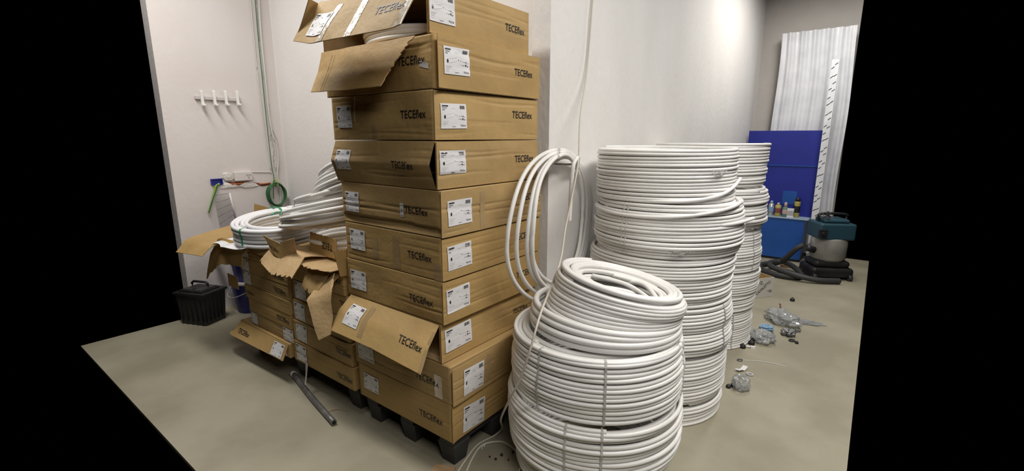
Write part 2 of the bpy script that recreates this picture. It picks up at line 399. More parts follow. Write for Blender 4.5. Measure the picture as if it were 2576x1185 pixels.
# torn panel of the second box from the top, bent outwards with a ragged right edge
o, S, L, Hh = sheet('torn_front_panel', [[(.035, -.10, .016), (.3, -.10, .012), (.535, -.10, .012)], [(.015, -.045, .11), (.3, -.05, .11), (.575, -.045, .11)], [(.0, -.012, .20), (.3, -.012, .20), (.645, -.010, .198)]], M['card'], t2, seed=5, torn='r', tear=.014, nu=30, nv=26, wob=.004, edge=M['card_in'])
mb = MB(); quad(mb, S, .08, .0, .003, .19, 0, .0006, 4, -.05); quad(mb, S, .10, .0, .002, .19, 0, .0006, 4, -.05); mb.build('crease_line', M['tape'], o)
mb = MB(); mb.grid(lambda u, v: FS2(.655+.05*u, .085+.022*v-.012*u, .0015), 3, 3); mb.build('tape_scrap', M['bluelid'], t2)
# front flap of the top box, swung out with clear tape across it
o, S, L, Hh = sheet('front_flap', [[(.085, -.19, .015), (.24, -.205, -.014), (.75, -.20, -.02), (.775, -.185, -.01)], [(.11, -.155, .09), (.27, -.16, .07), (.765, -.155, .07), (.795, -.14, .08)], [(.17, -.105, .17), (.33, -.11, .16), (.79, -.105, .17), (.82, -.09, .17)]], M['card_c'], t1, seed=8, wob=.005, edge=M['card_in'])
mb = MB(); put_text(mb, S, .50, .078, .165, 0, rot=.0); mb.build('printed_logo', M['ink'], o)
label(o, S, .085, .035, .12, .11, .0, seed=41)
for a_ in (.195, .375, .655):
    mb = MB(); quad(mb, S, a_, .0, .04, .175, 0, .0012, 6); mb.build('clear_tape_strip', M['clear'], o)
o2, S2_, _, _ = sheet('side_flap', [[(.085, -.18, .015), (.03, -.12, .03)], [(.19, -.165, .17), (.15, -.10, .17)]], M['card_c'], t1, nu=8, nv=8, seed=9)

# pipe ends lying in the two open cartons
def arc_pts(cx, cy, z, R, a0, a1, n=24, wob=0): return [(cx+R*math.cos(a0+(a1-a0)*i/n), cy+R*math.sin(a0+(a1-a0)*i/n), z+wob*math.sin(i)) for i in range(n+1)]

# ------------------------------------------------------------------ coils of pipe
def coil_paths(R, r, n, seed, layers=2, seg=84, noise_r=.0045, noise_z=.002, pitch=None, Rtop=None, prof=None, sq=0, tilt=(0, 0), tilt_top=None, drift=(0, 0), topin=0):
    rg = np.random.RandomState(seed); pitch = pitch or 2*r*.99; out = []
    Rtop = Rtop or R; tt = tilt_top or tilt
    for L_ in range(layers):
        nn = n-.02 if L_ == 0 else n-(L_ if topin == 0 else 0)
        turns = max(nn, .97); N = int(seg*turns); th = np.linspace(0, turns*2*math.pi, N); k = th/(2*math.pi)
        kn = rg.uniform(-1, 1, n+3)*noise_r; kz = rg.uniform(-1, 1, n+3)*noise_z
        a1, a2 = rg.uniform(0, 6.28, n+3), rg.uniform(0, 6.28, n+3)
        f = np.clip(k/max(n-1, 1), 0, 1)
        Rk = R+(Rtop-R)*f+np.interp(k, np.arange(n+3), kn)-L_*2*r*.96
        if prof: Rk = Rk+np.interp(f, np.linspace(0, 1, len(prof)), prof)
        amp = np.interp(k, np.arange(n+3), rg.uniform(0, 1, n+3))*noise_r
        base_ph = rg.uniform(0, 6.28)
        Rk = Rk+amp*np.cos(2*th+np.interp(k, np.arange(n+3), a1))+sq*np.cos(2*th+base_ph)
        z = r+pitch*np.clip(k-.5, 0, n-1)+np.interp(k, np.arange(n+3), kz)+noise_z*np.sin(th+np.interp(k, np.arange(n+3), a2))
        ox = drift[0]*f+np.interp(k, np.arange(n+3), rg.uniform(-1, 1, n+3)*noise_r*.6)
        oy = drift[1]*f+np.interp(k, np.arange(n+3), rg.uniform(-1, 1, n+3)*noise_r*.6)
        st = seed+2.1*L_; x = ox+Rk*np.cos(th+st); y = oy+Rk*np.sin(th+st)
        tx = tilt[0]+(tt[0]-tilt[0])*f; ty = tilt[1]+(tt[1]-tilt[1])*f
        z = z+tx*x+ty*y
        out.append(np.stack([x, y, z], 1))
    return out
def pipe_end(pts, r, parent, m, name='pipe_end'):
    mb = MB(); P_ = spline(pts, 8); mb.tube(P_, r, 12, 0, caps=False)
    d = (P_[-1]-P_[-2]).normalized(); e = P_[-1]
    mb.tube([e, e+d*.0008], r, 12, 0); mb.tube([e+d*.0009, e+d*.0013], r*.72, 12, 1)
    return mb.build(name, [m, M['hole']], parent)
def coil(label_, x, y, z0, R, r, n, seed, m='pipe', straps=(), group=None, endspec=None, sides=8, strap_m='strap', cat='pipe coil', strapw=.009, extra=None, twist=None, **k):
    t = thing('pipe_coil', label_, cat, x, y, z0, 0, group)
    paths = coil_paths(R, r, n, seed, **k); mb = MB()
    for p in paths: mb.tube(p, r, sides)
    if extra:
        for e in extra: mb.tube(spline(e, 10), r, sides)
    mb.build('pipe_winding', M[m], t)
    outer = paths[0]
    for deg in straps:                        # a flat strap from the bottom to the top of the winding at one bearing
        a = math.radians(deg); ang = np.arctan2(outer[:, 1], outer[:, 0]); d = np.abs((ang-a+math.pi) % (2*math.pi)-math.pi)
        idx = [i for i in range(1, len(d)-1) if d[i] < .06 and d[i] <= d[i-1] and d[i] <= d[i+1]]
        if not idx: continue
        pts = [outer[i] for i in idx]; ca, sa = math.cos(a), math.sin(a); w_ = strapw
        prof = []
        for p in pts:
            rad = math.hypot(p[0], p[1]); prof.append((rad+r+.0012, p[2]))
        prof = [(prof[0][0]-r*2.6, prof[0][1]-r+.0005), (prof[0][0]-r*.5, prof[0][1]-r*.92)]+prof+[(prof[-1][0]-r*.5, prof[-1][1]+r*.95), (prof[-1][0]-r*2.6, prof[-1][1]+r*1.15)]
        mb = MB(); v = []
        for rad, zz in prof:
            for sgn in (-1, 1):
                for th_ in (0, .001):
                    v.append(((rad+th_)*ca-sgn*w_/2*sa, (rad+th_)*sa+sgn*w_/2*ca, zz))
        f = []
        for i in range(len(prof)-1):
            A_ = i*4; B_ = A_+4
            f += [(A_+1, A_+3, B_+3, B_+1), (A_, B_, B_+2, A_+2), (A_, A_+1, B_+1, B_), (A_+2, B_+2, B_+3, A_+3)]
        mb.add(v, f, 0, False); mb.build('binding_strap', M[strap_m], t)
    if endspec: pipe_end(endspec, r, t, M[m])
    if twist:                                  # a tangle of thin tie wire on the outside of the winding
        b_, zt = twist; rg = random.Random(seed); mb = MB()
        for q in range(6):
            pts = []
            for j in range(14):
                a = math.radians(b_)+(.035*(q-2.5)+.05*math.cos(j*2*math.pi/13+q))*.9; rad = R+r*1.9+.004*math.sin(j+q)
                pts.append((rad*math.cos(a), rad*math.sin(a), zt+.012*math.sin(j*2*math.pi/13+q*1.3)))
            mb.tube(pts, .0012, 5)
        mb.build('wire_twist', M['strap'], t)
    return t
def pol(P): return [(r_*math.cos(math.radians(a_)), r_*math.sin(math.radians(a_)), z_) for a_, r_, z_ in P]
GA = 'coils of the short front stack'; GB = 'coils of the tall middle stack'; GC = 'coils of the far stack'; GM = 'loose coils on the low boxes'
# bearings: towards the camera is about -115 degrees in the room frame
coil('white pipe coil on the floor carrying the front stack, half hidden', .45, -.31, .0, .325, .0115, 6, 61, straps=(), group=GA, layers=2)
coil('wide white pipe coil with two close straps, lowest full one of the short front stack', .461, -.307, .138, .372, .0096, 14, 62, straps=(-78, -57), group=GA, noise_r=.005, prof=(-.012, .0, .003, .003, -.002), layers=3, sides=10)
coil('widest white pipe coil with wide-set straps, directly below the fat loops of the front stack', .465, -.305, .412, .366, .0094, 14, 63, straps=(-99, -57, 10), group=GA, noise_r=.004, prof=(-.004, .0, .003, .0, -.006, -.014), sides=10, layers=4, topin=1)
coil('white coil of three fat loose pipe turns directly below the tilted top coil', .494, -.291, .680, .305, .0135, 4, 64, group=GA, noise_r=.006, noise_z=.003, pitch=.020, sides=12, layers=3, tilt=(-.01, -.01), tilt_top=(-.08, -.07), prof=(.0, .006, .004, -.004))
ta = thing('pipe_coil', 'tilted white pipe coil with an oval open top crowning the short front stack', 'pipe coil', .520, -.277, .746, 0, GA)
mb = MB(); tl0 = (-.06, -.05); tl1 = (-.165, -.135); DR = (.032, .014)
p0 = coil_paths(.283, .0094, 9, 65, layers=3, seg=96, noise_r=.004, noise_z=.0015, pitch=.0140, Rtop=.260, tilt=tl0, tilt_top=tl1, drift=DR, topin=1)
for p in p0: mb.tube(p, .0094, 10)
def ring(R_, z_, n_, seed_, r_=.0108, ax=0, ph=0):     # extra turns that finish the open top, running into each other like a spiral
    rg_ = np.random.RandomState(seed_); N = int(96*n_); t_ = np.linspace(0, 2*math.pi*n_, N)
    Rr = R_-(.0195*t_/(2*math.pi))+ax*np.cos(2*(t_+ph))+.003*np.cos(t_*1.5+rg_.uniform(0, 6))
    x_ = DR[0]+Rr*np.cos(t_+ph); y_ = DR[1]+Rr*np.sin(t_+ph); return np.stack([x_, y_, z_-.0035*t_/(2*math.pi)+tl1[0]*x_+tl1[1]*y_], 1)
mb.tube(ring(.252, .148, 3.3, 5, ph=2.6), .0112, 12)
mb.tube(ring(.196, .124, 2.2, 6, .0105, .010, 1.0), .0105, 10)
mb.tube(ring(.190, .098, 2.2, 7, .0105, .014, 2.0), .0105, 10)
for zz in (.075, .055, .035, .015): mb.tube(ring(.215, zz, 1.05, 8, .0105), .0105, 8)
for (x0_, y0_, x1_, y1_, zz, bow) in ((-.15, .02, .17, -.04, .100, .05), (-.12, -.10, .16, .03, .082, .04), (-.05, .16, .19, -.02, .092, .03)):
    mb.tube(spline([(DR[0]+x0_, DR[1]+y0_, zz+tl1[0]*x0_+tl1[1]*y0_), (DR[0]+(x0_+x1_)/2, DR[1]+(y0_+y1_)/2+bow, zz+.004), (DR[0]+x1_, DR[1]+y1_, zz+tl1[0]*x1_+tl1[1]*y1_)], 12), .0105, 10)
mb.build('pipe_winding', M['pipe'], ta)

coil('white coil turns on the floor under the tall middle stack, edge peeking out', .455, .46, 0, .365, .009, 6, 80, 'pipe_old', group=GB)
coil('white pipe coil, lowest full one of the tall middle stack just above the floor', .453, .471, .108, .376, .0090, 15, 81, 'pipe_old', group=GB, layers=3, topin=1, noise_r=.002, prof=(-.012, 0, .002, 0, -.004))
coil('white pipe coil strapped near its right edge, second above the floor turns', .453, .471, .385, .378, .0087, 15, 82, 'pipe_old', straps=(-12,), group=GB, layers=3, topin=1, noise_r=.004, prof=(0, .010, -.004, .008, -.006))
coil('white pipe coil with a bulging upper turn, halfway up the tall middle stack', .448, .469, .642, .374, .0084, 15, 83, 'pipe_old', group=GB, layers=3, topin=1, noise_r=.006, prof=(-.004, -.004, .0, .004, .010, .0))
coil('bulging white pipe coil with a double string tie on its left in the middle stack', .470, .478, .895, .378, .0090, 15, 84, 'pipe', group=GB, twist=(-61, .04), straps=(-103, -99.5), strapw=.005, strap_m='cable_w', layers=3, topin=1, noise_r=.006, noise_z=.002, prof=(-.012, .004, .010, .008, .0, -.014),
     endspec=pol([(-40, .368, .170), (-26, .384, .170), (-12, .393, .172), (2, .402, .172), (12, .425, .174)]), extra=[pol([(-165, .385, .215), (-140, .388, .212), (-110, .390, .205), (-80, .390, .208), (-55, .392, .222), (-30, .388, .245), (-5, .37, .262), (30, .35, .262)])])
coil('white pipe coil on top of the tall middle stack, its loose end curling down right', .444, .467, 1.165, .352, .0088, 15, 85, 'pipe', group=GB, twist=(-27, .145), noise_r=.003, layers=3,
     endspec=pol([(-100, .340, .012), (-82, .352, .011), (-60, .370, .014), (-42, .372, .024), (-25, .372, .042), (-10, .372, .070), (0, .376, .098), (4, .378, .108)]))
coil('white pipe coil on the floor, lowest of the far stack behind', .400, 1.552, 0, .360, .0090, 15, 91, 'pipe_old', group=GC, straps=(-37,), layers=3, topin=1, noise_r=.003, prof=(.008, -.002, 0, 0, -.008))
coil('slightly narrow white pipe coil, second of the far stack beside the white printed carton', .405, 1.555, .275, .362, .0092, 15, 92, 'pipe_old', group=GC, layers=3, topin=1, noise_r=.006, prof=(-.008, 0, .006, .012))
coil('white pipe coil with a string tie, middle of the far stack', .400, 1.553, .562, .368, .0094, 15, 93, 'pipe', group=GC, straps=(-19,), strapw=.006, layers=3, topin=1, noise_r=.005, prof=(0, .004, .004, -.006, -.01))
coil('bulging white pipe coil in front of the blue cabinet top, fourth of the far stack', .405, 1.555, .860, .375, .0115, 12, 94, 'pipe', group=GC, layers=3, topin=1, noise_r=.010, noise_z=.004, prof=(-.03, .006, .0, .002, -.008))
coil('white pipe coil on top of the far stack before the deep blue panel', .385, 1.547, 1.145, .365, .0098, 15, 95, 'pipe', group=GC, noise_r=.006, layers=3, prof=(-.012, 0, .004))

coil('grey white pipe coil lying inside the open topmost box of the tall stack', -.40, -.40, 1.872, .315, .0115, 3, 120, 'pipe_old', group='pipe coils inside opened boxes', noise_r=.006)
# the large loose coil hanging against the wall
th_ = thing('pipe_coil', 'large loose white pipe coil hanging upright between the tall box stack and wall', 'pipe coil', .105, -.02, .64)
mb = MB(); rg = random.Random(4)
def hang(cy, cz, ry, rz, x0, x1, ph=0, n=90):
    return [(x0+(x1-x0)*i/n-(.042+.5*x0)*(1+math.cos(2*math.pi*i/n+ph))+.004*math.sin(5*i/n*6.28+ph), cy+ry*math.cos(2*math.pi*i/n+ph)*(1+.012*math.sin(2*math.pi*i/n*3+ph)), cz+rz*math.sin(2*math.pi*i/n+ph)) for i in range(n+1)]
loops = [(0, .385, .455, .388, .0, .012), (.012, .392, .425, .370, .022, .030), (.02, .40, .385, .350, .045, .05), (.0, .405, .355, .345, .066, .072), (.08, .40, .335, .335, -.012, -.008)]
for i, (cy_, cz_, ry_, rz_, xa, xb) in enumerate(loops): mb.tube(hang(cy_, cz_, ry_, rz_, xa-.01, xb-.01, math.pi/2+i*.07), .0102, 12)
mb.build('pipe_winding', M['pipe'], th_)
pipe_end([(-.06, .24, .66), (-.01, .16, .725), (.045, .06, .738), (.055, -.0, .70), (.05, -.005, .60), (.048, -.012, .424)], .0105, th_, M['pipe'])
hk = MB(); hk.tube(spline([(-.004, 0, 0), (.12, 0, 0), (.15, 0, .012), (.155, 0, .03)], 6), .005, 8)
tag(hk.build('wall_hook', M['steel'], None, (0, .02, 1.342)), 'steel wall hook holding the large loose pipe coil', 'hook')

# ------------------------------------------------------------------ low stacks of cartons at the left
G1 = 'thin cartons of the low left stack'; G2 = 'cartons of the low right stack'
hL = .0925; zb = .150
words1 = ['lowest of the low left stack, with a kicked-out front', 'second from the floor in the low left stack, right label',
          'third from the floor in the low left stack', 'fourth from the floor in the low left stack',
          'fifth from the floor in the low left stack', 'sixth from the floor in the low left stack, under the open box']
spec = [dict(front=[(.50, .005, .12, .083)], ft=(.06, .03, .15)), dict(front=[(.01, .004, .09, .082), (.44, .005, .12, .083)], ft=None),
        dict(front=None, ft=(.38, .03, .15)), dict(front=None, ft=(.03, .03, .10)), dict(front=[(.02, .003, .11, .085)], ft=(.43, .03, .15)),
        dict(front=[(.03, .003, .11, .085)], ft=(.44, .03, .15))]
offs = [-.035, .01, .0, -.004, .004, .0]
for i in range(6):
    x0 = (-2.0, -1.875, -1.875, -1.905, -1.93, -1.94)[i]; x1 = -1.345+.008*i
    carton('thin pipe box '+words1[i], x0, x1, -.775+offs[i]*.4, .66, zb+hL*i, zb+hL*(i+1), 40+i, front=spec[i]['front'], front_text=spec[i]['ft'], panel=False, group=G1, card=('card_b', 'card_c', 'card')[i % 3], amp=.003, crush=.0015)
# kicked-out flap at the foot of the stack and its small side flap are parts of the lowest box
low = [o for o in C.objects if o.type == 'EMPTY' and o.get('label', '').startswith('thin pipe box lowest of the low left')][0]
o, S, L, Hh = sheet('front_flap', [[(.0, -.075, .004), (.66, -.05, .002)], [(.02, -.008, .088), (.655, -.006, .09)]], M['card_b'], low, seed=12, edge=M['card_in'])
mb = MB(); put_text(mb, S, .05, .032, .15, 0, rot=0); mb.build('printed_logo', M['ink'], o); label(o, S, .50, .006, .125, .085, 0, seed=50)
sheet('side_flap', [[(-.08, -.05, -.005), (.0, -.075, .004)], [(-.07, .02, .02), (.02, .0, .035)]], M['card_in'], low, nu=6, nv=4, seed=13)
# topmost open carton of the left stack, mostly hidden by its flaps
topL, FSL, RSL, wL, hLL = carton('open cardboard box on top of the low left stack, carrying the green-tied coil', -1.950, -1.30, -.775, .66, zb+hL*6, .80, 47, front=[(.05, .002, .11, .085)], front_text=None, panel=False, group=G1, amp=.003)
fl = lambda *p: tuple((q[0]+1.950, q[1]+.775, q[2]-(zb+hL*6)) for q in p)
sheet('large_left_flap', [fl((-1.97, -.98, .735), (-2.30, -1.02, .72)), fl((-1.99, -.90, .79), (-2.36, -.93, .79)), fl((-1.99, -.55, .806), (-2.52, -.60, .81)), fl((-1.99, -.16, .815), (-2.62, -.30, .845))], M['card_in'], topL, seed=14, edge=M['card'], wob=.004)
sheet('hanging_front_flap', [fl((-2.26, -.88, .49), (-2.17, -.875, .565), (-2.0, -.87, .655), (-1.70, -.86, .685)), fl((-2.16, -.865, .70), (-2.08, -.86, .72), (-1.95, -.86, .75), (-1.70, -.85, .76)), fl((-2.075, -.84, .81), (-2.03, -.83, .822), (-1.90, -.80, .812), (-1.70, -.79, .808))], M['card'], topL, seed=15, torn='b', wob=.006)
sheet('front_lip', [fl((-1.95, -.79, .775), (-1.6, -.80, .765), (-1.30, -.79, .78)), fl((-1.95, -.76, .81), (-1.6, -.76, .812), (-1.30, -.76, .81))], M['card'], topL, seed=16, torn='b', tear=.008)
sheet('back_flap', [fl((-2.62, -.36, .80), (-1.75, -.13, .81)), fl((-2.63, -.34, .945), (-2.3, -.26, .90), (-1.75, -.12, .90))], M['card'], topL, seed=17, torn='t', edge=M['card_in'], tear=.007)
pb = MB()
pb.grid(lambda u, v: (-2.03+.42*u-.02*v, -.90+.22*v+.02*math.sin(9*u), .812+.006*math.sin(14*u+4*v)-.018*(1-v)*(1-u)), 20, 8); pb.grid(lambda u, v: (-2.03+.42*u-.02*v, -.90+.22*v+.02*math.sin(9*u), .8105+.006*math.sin(14*u+4*v)-.018*(1-v)*(1-u)), 20, 8, flip=True)
tag(pb.build('crumpled_paper', M['pipe_new'], None, (0, 0, 0)), 'crumpled white paper sheet under the green-tied coil', 'paper')
coil('bright white pipe coil with green ties, lying on the low left boxes', -1.70, -.575, .845, .285, .0122, 5, 101, 'pipe_new', group=GM, straps=(-78,), strap_m='green_l', strapw=.014, layers=4, noise_r=.006, noise_z=.003, sides=10, pitch=.0235, topin=1, tilt=(-.07, .10))
tie = MB(); tie.tube(spline([(-2.03, -.53, .955), (-1.93, -.50, .965), (-1.86, -.52, .94), (-1.83, -.55, .93)], 8), .005, 6); tie.tube(spline([(-1.90, -.48, .93), (-1.87, -.55, .945), (-1.84, -.60, .935)], 8), .005, 6)
cg = [o for o in C.objects if o.get('label', '').startswith('bright white pipe coil')][0]
tie.v = [(a+1.72, b_+.585, c_-.815) for a, b_, c_ in tie.v]; tie.build('green_tie', M['green_l'], cg)
tie = MB(); tie.box(.07, .20, .05, .085, .26, .135); tie.box(.07, .195, .05, .085, .20, .13); tie.build('green_tie', M['green_l'], cg)

hR = .130
words2 = ['lowest of the low middle stack, grey tape hanging down', 'second from the floor in the low middle stack', 'third from the floor in the low middle stack', 'fourth from the floor in the low middle stack']
for i in range(4):
    x0 = -1.315+.004*i; x1 = -.70-.012*i
    carton('thin pipe box '+words2[i], x0, x1, -.775+.006*i, .66, zb+hR*i, zb+hR*(i+1), 60+i, front=[(.03+.01*(i % 2), .012, .115, .105)], front_text=((.455, .035, .145), (.45, .05, .145), None, (.50, .075, .10))[i], panel=False, group=G2, card=('card', 'card_b', 'card_c', 'card')[i], amp=.004,
           tapes=([('f', .30, 0, .12, .025, 'tape')] if i == 2 else []))
lowR = [o for o in C.objects if o.type == 'EMPTY' and o.get('label', '').startswith('thin pipe box lowest of the low middle')][0]
sheet('hanging_tape', [[(.185, -.05, -.085), (.195, -.05, -.09)], [(.15, -.02, -.03), (.165, -.02, -.03)], [(.13, -.004, .02), (.155, -.004, .02)]], M['strap'], lowR, nu=3, nv=10, th=.001, seed=18)
tR, FSR, RSR, wR, hRR = carton('ripped open cardboard box on top of the low middle stack', -1.30, -.74, -.765, .65, zb+hR*4, .80, 66, front=None, front_text=(.38, .06, .15), panel=False, group=G2, top=True)
g = lambda *p: tuple((q[0]+1.30, q[1]+.765, q[2]-(zb+hR*4)) for q in p)
sheet('torn_top_flap', [g((-1.36, -.90, .785), (-1.17, -.93, .75), (-.95, -.93, .765)), g((-1.33, -.82, .878), (-1.2, -.82, .865), (-1.02, -.81, .85)), g((-1.27, -.62, .83), (-1.15, -.62, .82), (-.98, -.62, .815))], M['card_in'], tR, seed=19, torn='b', tear=.02, wob=.006, nu=34)
o, S, L, Hh = sheet('upright_flap', [g((-1.27, -.86, .84), (-1.18, -.86, .815)), g((-1.37, -.86, .93), (-1.16, -.86, .905))], M['card'], tR, nu=12, seed=20, wob=.006)
mb = MB(); put_text(mb, S, .02, .035, .10, 0); mb.build('printed_logo', M['ink'], o)
sheet('bent_flap', [g((-1.18, -.86, .815), (-1.12, -.80, .83)), g((-1.17, -.86, .915), (-1.06, -.84, .95))], M['card_in'], tR, nu=8, seed=21, wob=.004)
o, S, L, Hh = sheet('inner_wall_flap', [g((-1.17, -.70, .83), (-.90, -.70, .83)), g((-1.18, -.68, .945), (-.90, -.69, .94))], M['card'], tR, seed=22, torn='t', tear=.006)
mb = MB(); put_text(mb, S, .24, .075, .11, 0, body='TECE', rot=math.pi); mb.build('printed_logo', M['ink'], o)
sheet('ragged_front_strip', [g((-.99, -.86, .70), (-.90, -.86, .66), (-.84, -.85, .70)), g((-1.0, -.80, .80), (-.90, -.80, .80), (-.80, -.79, .81))], M['card_c'], tR, seed=23, torn='b', tear=.02, wob=.006)
sheet('hanging_torn_panel', [g((-.745, -.93, .485), (-.665, -.90, .53)), g((-.87, -.90, .66), (-.70, -.86, .72)), g((-.90, -.83, .70), (-.76, -.80, .80))], M['card_in'], tR, seed=24, torn='r', tear=.014, wob=.008)
sheet('top_sheet', [g((-1.12, -.83, .825), (-.93, -.86, .81), (-.76, -.83, .812)), g((-1.15, -.45, .806), (-.73, -.45, .806))], M['card_in'], tR, seed=25, torn='b', tear=.02)
sheet('right_upright_flap', [g((-.715, -.80, .79), (-.700, -.66, .79)), g((-.705, -.83, .93), (-.705, -.68, .93))], M['card'], tR, seed=26, torn='t')
sheet('curled_corner', [g((-.87, -.80, .735), (-.78, -.82, .735)), g((-.86, -.76, .79), (-.76, -.76, .79))], M['card_in'], tR, nu=16, nv=5, seed=27, torn='b', tear=.012)
# loose slumped coils on that box
coil('small white pipe coil squashed on the ripped box beneath the slumped loops', -1.085, -.43, .812, .25, .0135, 4, 111, 'pipe_old', group=GM, noise_r=.012, noise_z=.004, sides=10, pitch=.026, tilt=(.02, 0))
coil('big slumped white pipe coil leaning behind the tall box stack, dark string around it', -1.235, -.44, .955, .325, .0125, 8, 112, 'pipe_old', group=GM, noise_r=.016, noise_z=.004, sides=10, pitch=.0245, tilt=(.10, .02), tilt_top=(.26, .04), prof=(-.07, -.005, .02, .01, -.02, -.06), straps=(-95,), strap_m='dark', strapw=.004, drift=(.06, 0), layers=3)
coil('uppermost sagging white pipe coil of the slumped pile behind the tall boxes', -1.05, -.40, 1.165, .265, .0125, 5, 113, 'pipe_old', group=GM, noise_r=.012, noise_z=.006, sides=10, pitch=.033, tilt=(.28, .04), tilt_top=(.40, .05), prof=(.0, -.01, -.03))

# ------------------------------------------------------------------ pallets
def pallet(label_, x0, y0, x1, y1):
    t = thing('pallet', label_, 'pallet', x0, y0, 0); wd = x1-x0; d = y1-y0
    mb = MB(); n = 7
    for i in range(n): a = d*i/n; mb.box(0, a+.005, .125, wd, a+d/n-.02, .147)
    for f in (0, .5, 1): mb.box(f*(wd-.09), 0, .105, f*(wd-.09)+.09, d, .1255)
    bevel(mb.build('deck', M['pallet'], t), .003)
    for i in range(3):
        for j in range(3):
            cx_ = .05+(wd-.10)*i/2; cy_ = .055+(d-.11)*j/2; mb = MB(); r1, r0 = .055, .040
            v = [(cx_+sx*r_, cy_+sy*r_, z_) for z_, r_ in ((0, r0), (.106, r1)) for sx, sy in ((-1, -1), (1, -1), (1, 1), (-1, 1))]
            mb.add(v, [(3, 2, 1, 0), (4, 5, 6, 7), (0, 1, 5, 4), (1, 2, 6, 5), (2, 3, 7, 6), (3, 0, 4, 7)]); bevel(mb.build('foot', M['pallet'], t), .006)
    return t
pallet('black plastic pallet under the tall box stack', -.64, -.745, .0, -.10)
pallet('black plastic pallet under the two low box stacks', -1.95, -.735, -.73, -.13)
wb = MB(); wb.box(-.05, -.04, 0, .05, .04, .012); tag(bevel(wb.build('wood_offcut', M['wood'], None, (-.02, -.80, 0), .4), .002), 'small raw wood offcut on the floor at the tall stack corner', 'wood')

# ------------------------------------------------------------------ left wall fittings
XL = -3.04
def onx(u, v, x):
    """where the line of sight through a photo pixel meets the plane x = const of the room"""
    d = Vector(((u-1288)/F, math.cos(TH)+(592.5-v)/F*math.sin(TH), -math.sin(TH)+(592.5-v)/F*math.cos(TH)))
    p = d*((x+O.dot(EX))/d.dot(EX)); return ((p-O).dot(EY), H+p.z)
t = thing('hook_rail', 'white wall hook rail with four hooks on the left wall', 'coat rack', XL, -.5, 1.80)
ya, za = onx(492, 242, XL+.03); yb, zb_ = onx(606, 249, XL+.03)
mb = MB(); mb.box(.0, ya+.5, -.022+za-1.80, .022, yb+.5, .004+za-1.80); bevel(mb.build('rail', M['bluelid'], t), .003)
for u in (508, 539, 568, 597):
    y_, z_ = onx(u, 247, XL+.03); mb = MB(); yy = y_+.5; zz = z_-1.80
    mb.box(.022, yy-.011, -.065+zz, .045, yy+.011, .06+zz); mb.box(.040, yy-.010, -.065+zz, .075, yy+.010, -.045+zz); bevel(mb.build('hook', M['pipe_old'], t), .007, 3)
# cables and conduit in the corner
def wallpts(pix, off=.012): return [(XL+off, *onx(u, v, XL+off)) for u, v in pix]
def cable(name, pts, r, m, label_, cat, group=None, sides=8, n=14):
    b0 = Vector(pts[-1]); mb = MB(); mb.tube([Vector(p)-b0 for p in spline(pts, n)], r, sides)
    return tag(mb.build(name, m, None, tuple(b0)), label_, cat, group)
cable('thin_conduit', wallpts([(628, -20), (641, 120), (655, 250), (668, 350), (681, 428), (676, 433), (655, 433), (635, 433)], .006), .004, M['cable_w'], 'thin pale conduit running down the left wall and turning to the grey box', 'conduit')
cable('green_cable', wallpts([(640, -20), (650, 100), (661, 210), (670, 300), (679, 380), (684, 420), (689, 448), (688, 470), (688, 500)], .018), .0032, M['green'], 'dark green cable hanging down the corner to the green wire loop', 'cable')
cable('white_conduit', wallpts([(650, -20), (656, 80), (666, 180), (676, 280), (686, 340), (695, 360), (700, 400), (698, 440), (703, 470), (709, 523)], .022), .0065, M['cable_w'], 'thick off-white conduit hanging down the wall corner', 'conduit')
cable('grey_cable', wallpts([(646, -20), (653, 70), (664, 190), (676, 300), (690, 335), (697, 360), (701, 410), (700, 450)], .012), .0045, M['strap'], 'grey cable running beside the off-white conduit in the corner', 'cable')
b = MB(); rr_ = random.Random(9)
for i in range(34):                                   # chased groove with broken plaster edges
    v_ = -10+i*13.2; u_ = 643+ (v_/430)*50; y_, z_ = onx(u_+rr_.uniform(-2, 2), v_, XL+.002); hh = rr_.uniform(.02, .05); ww = rr_.uniform(.004, .011)
    b.add([(XL+.003, y_-ww, z_-hh), (XL+.003, y_+ww*.6, z_-hh*.6), (XL+.003, y_+ww, z_+hh), (XL+.003, y_-ww*.5, z_+hh*.7), (XL+.0005, y_-ww*1.3, z_-hh*1.1), (XL+.0005, y_+ww*.9, z_-hh*.7), (XL+.0005, y_+ww*1.3, z_+hh*1.1), (XL+.0005, y_-ww*.8, z_+hh*.8)], [(0, 1, 2, 3), (4, 5, 1, 0), (5, 6, 2, 1), (6, 7, 3, 2), (7, 4, 0, 3)], 0)
struct('trim_1', b, M['strap'])
t = thing('green_wire_coil', 'hank of green wire hanging on the left wall corner', 'wire', XL+.02, -.15, .92)
mb = MB(); yc, zc = onx(695, 489, XL+.04); yr = (onx(721, 489, XL+.04)[0]-onx(668, 489, XL+.04)[0])/2*.86; zr = (onx(695, 457, XL+.04)[1]-onx(695, 522, XL+.04)[1])/2*.88
for i in range(9):
    q = rr_.uniform(.86, 1.06); q2 = rr_.uniform(.9, 1.05); dx = .006+.006*i; ph = rr_.uniform(0, 6)
    mb.tube([(dx+.004*math.sin(3*a_+ph), yc+.15+yr*q*math.cos(a_), zc-.92+zr*q2*math.sin(a_)) for a_ in [j*2*math.pi/40 for j in range(40)]], .0042, 8, closed=True)
mb.build('wire_loops', M['green'], t)
mb = MB(); mb.tube([(0+.04*math.cos(a_)+.03, yc+.15, zc-.92+zr+.028*math.sin(a_)) for a_ in [j*2*math.pi/16 for j in range(16)]], .006, 8, closed=True); mb.build('yellow_green_wrap', M['yg'], t)
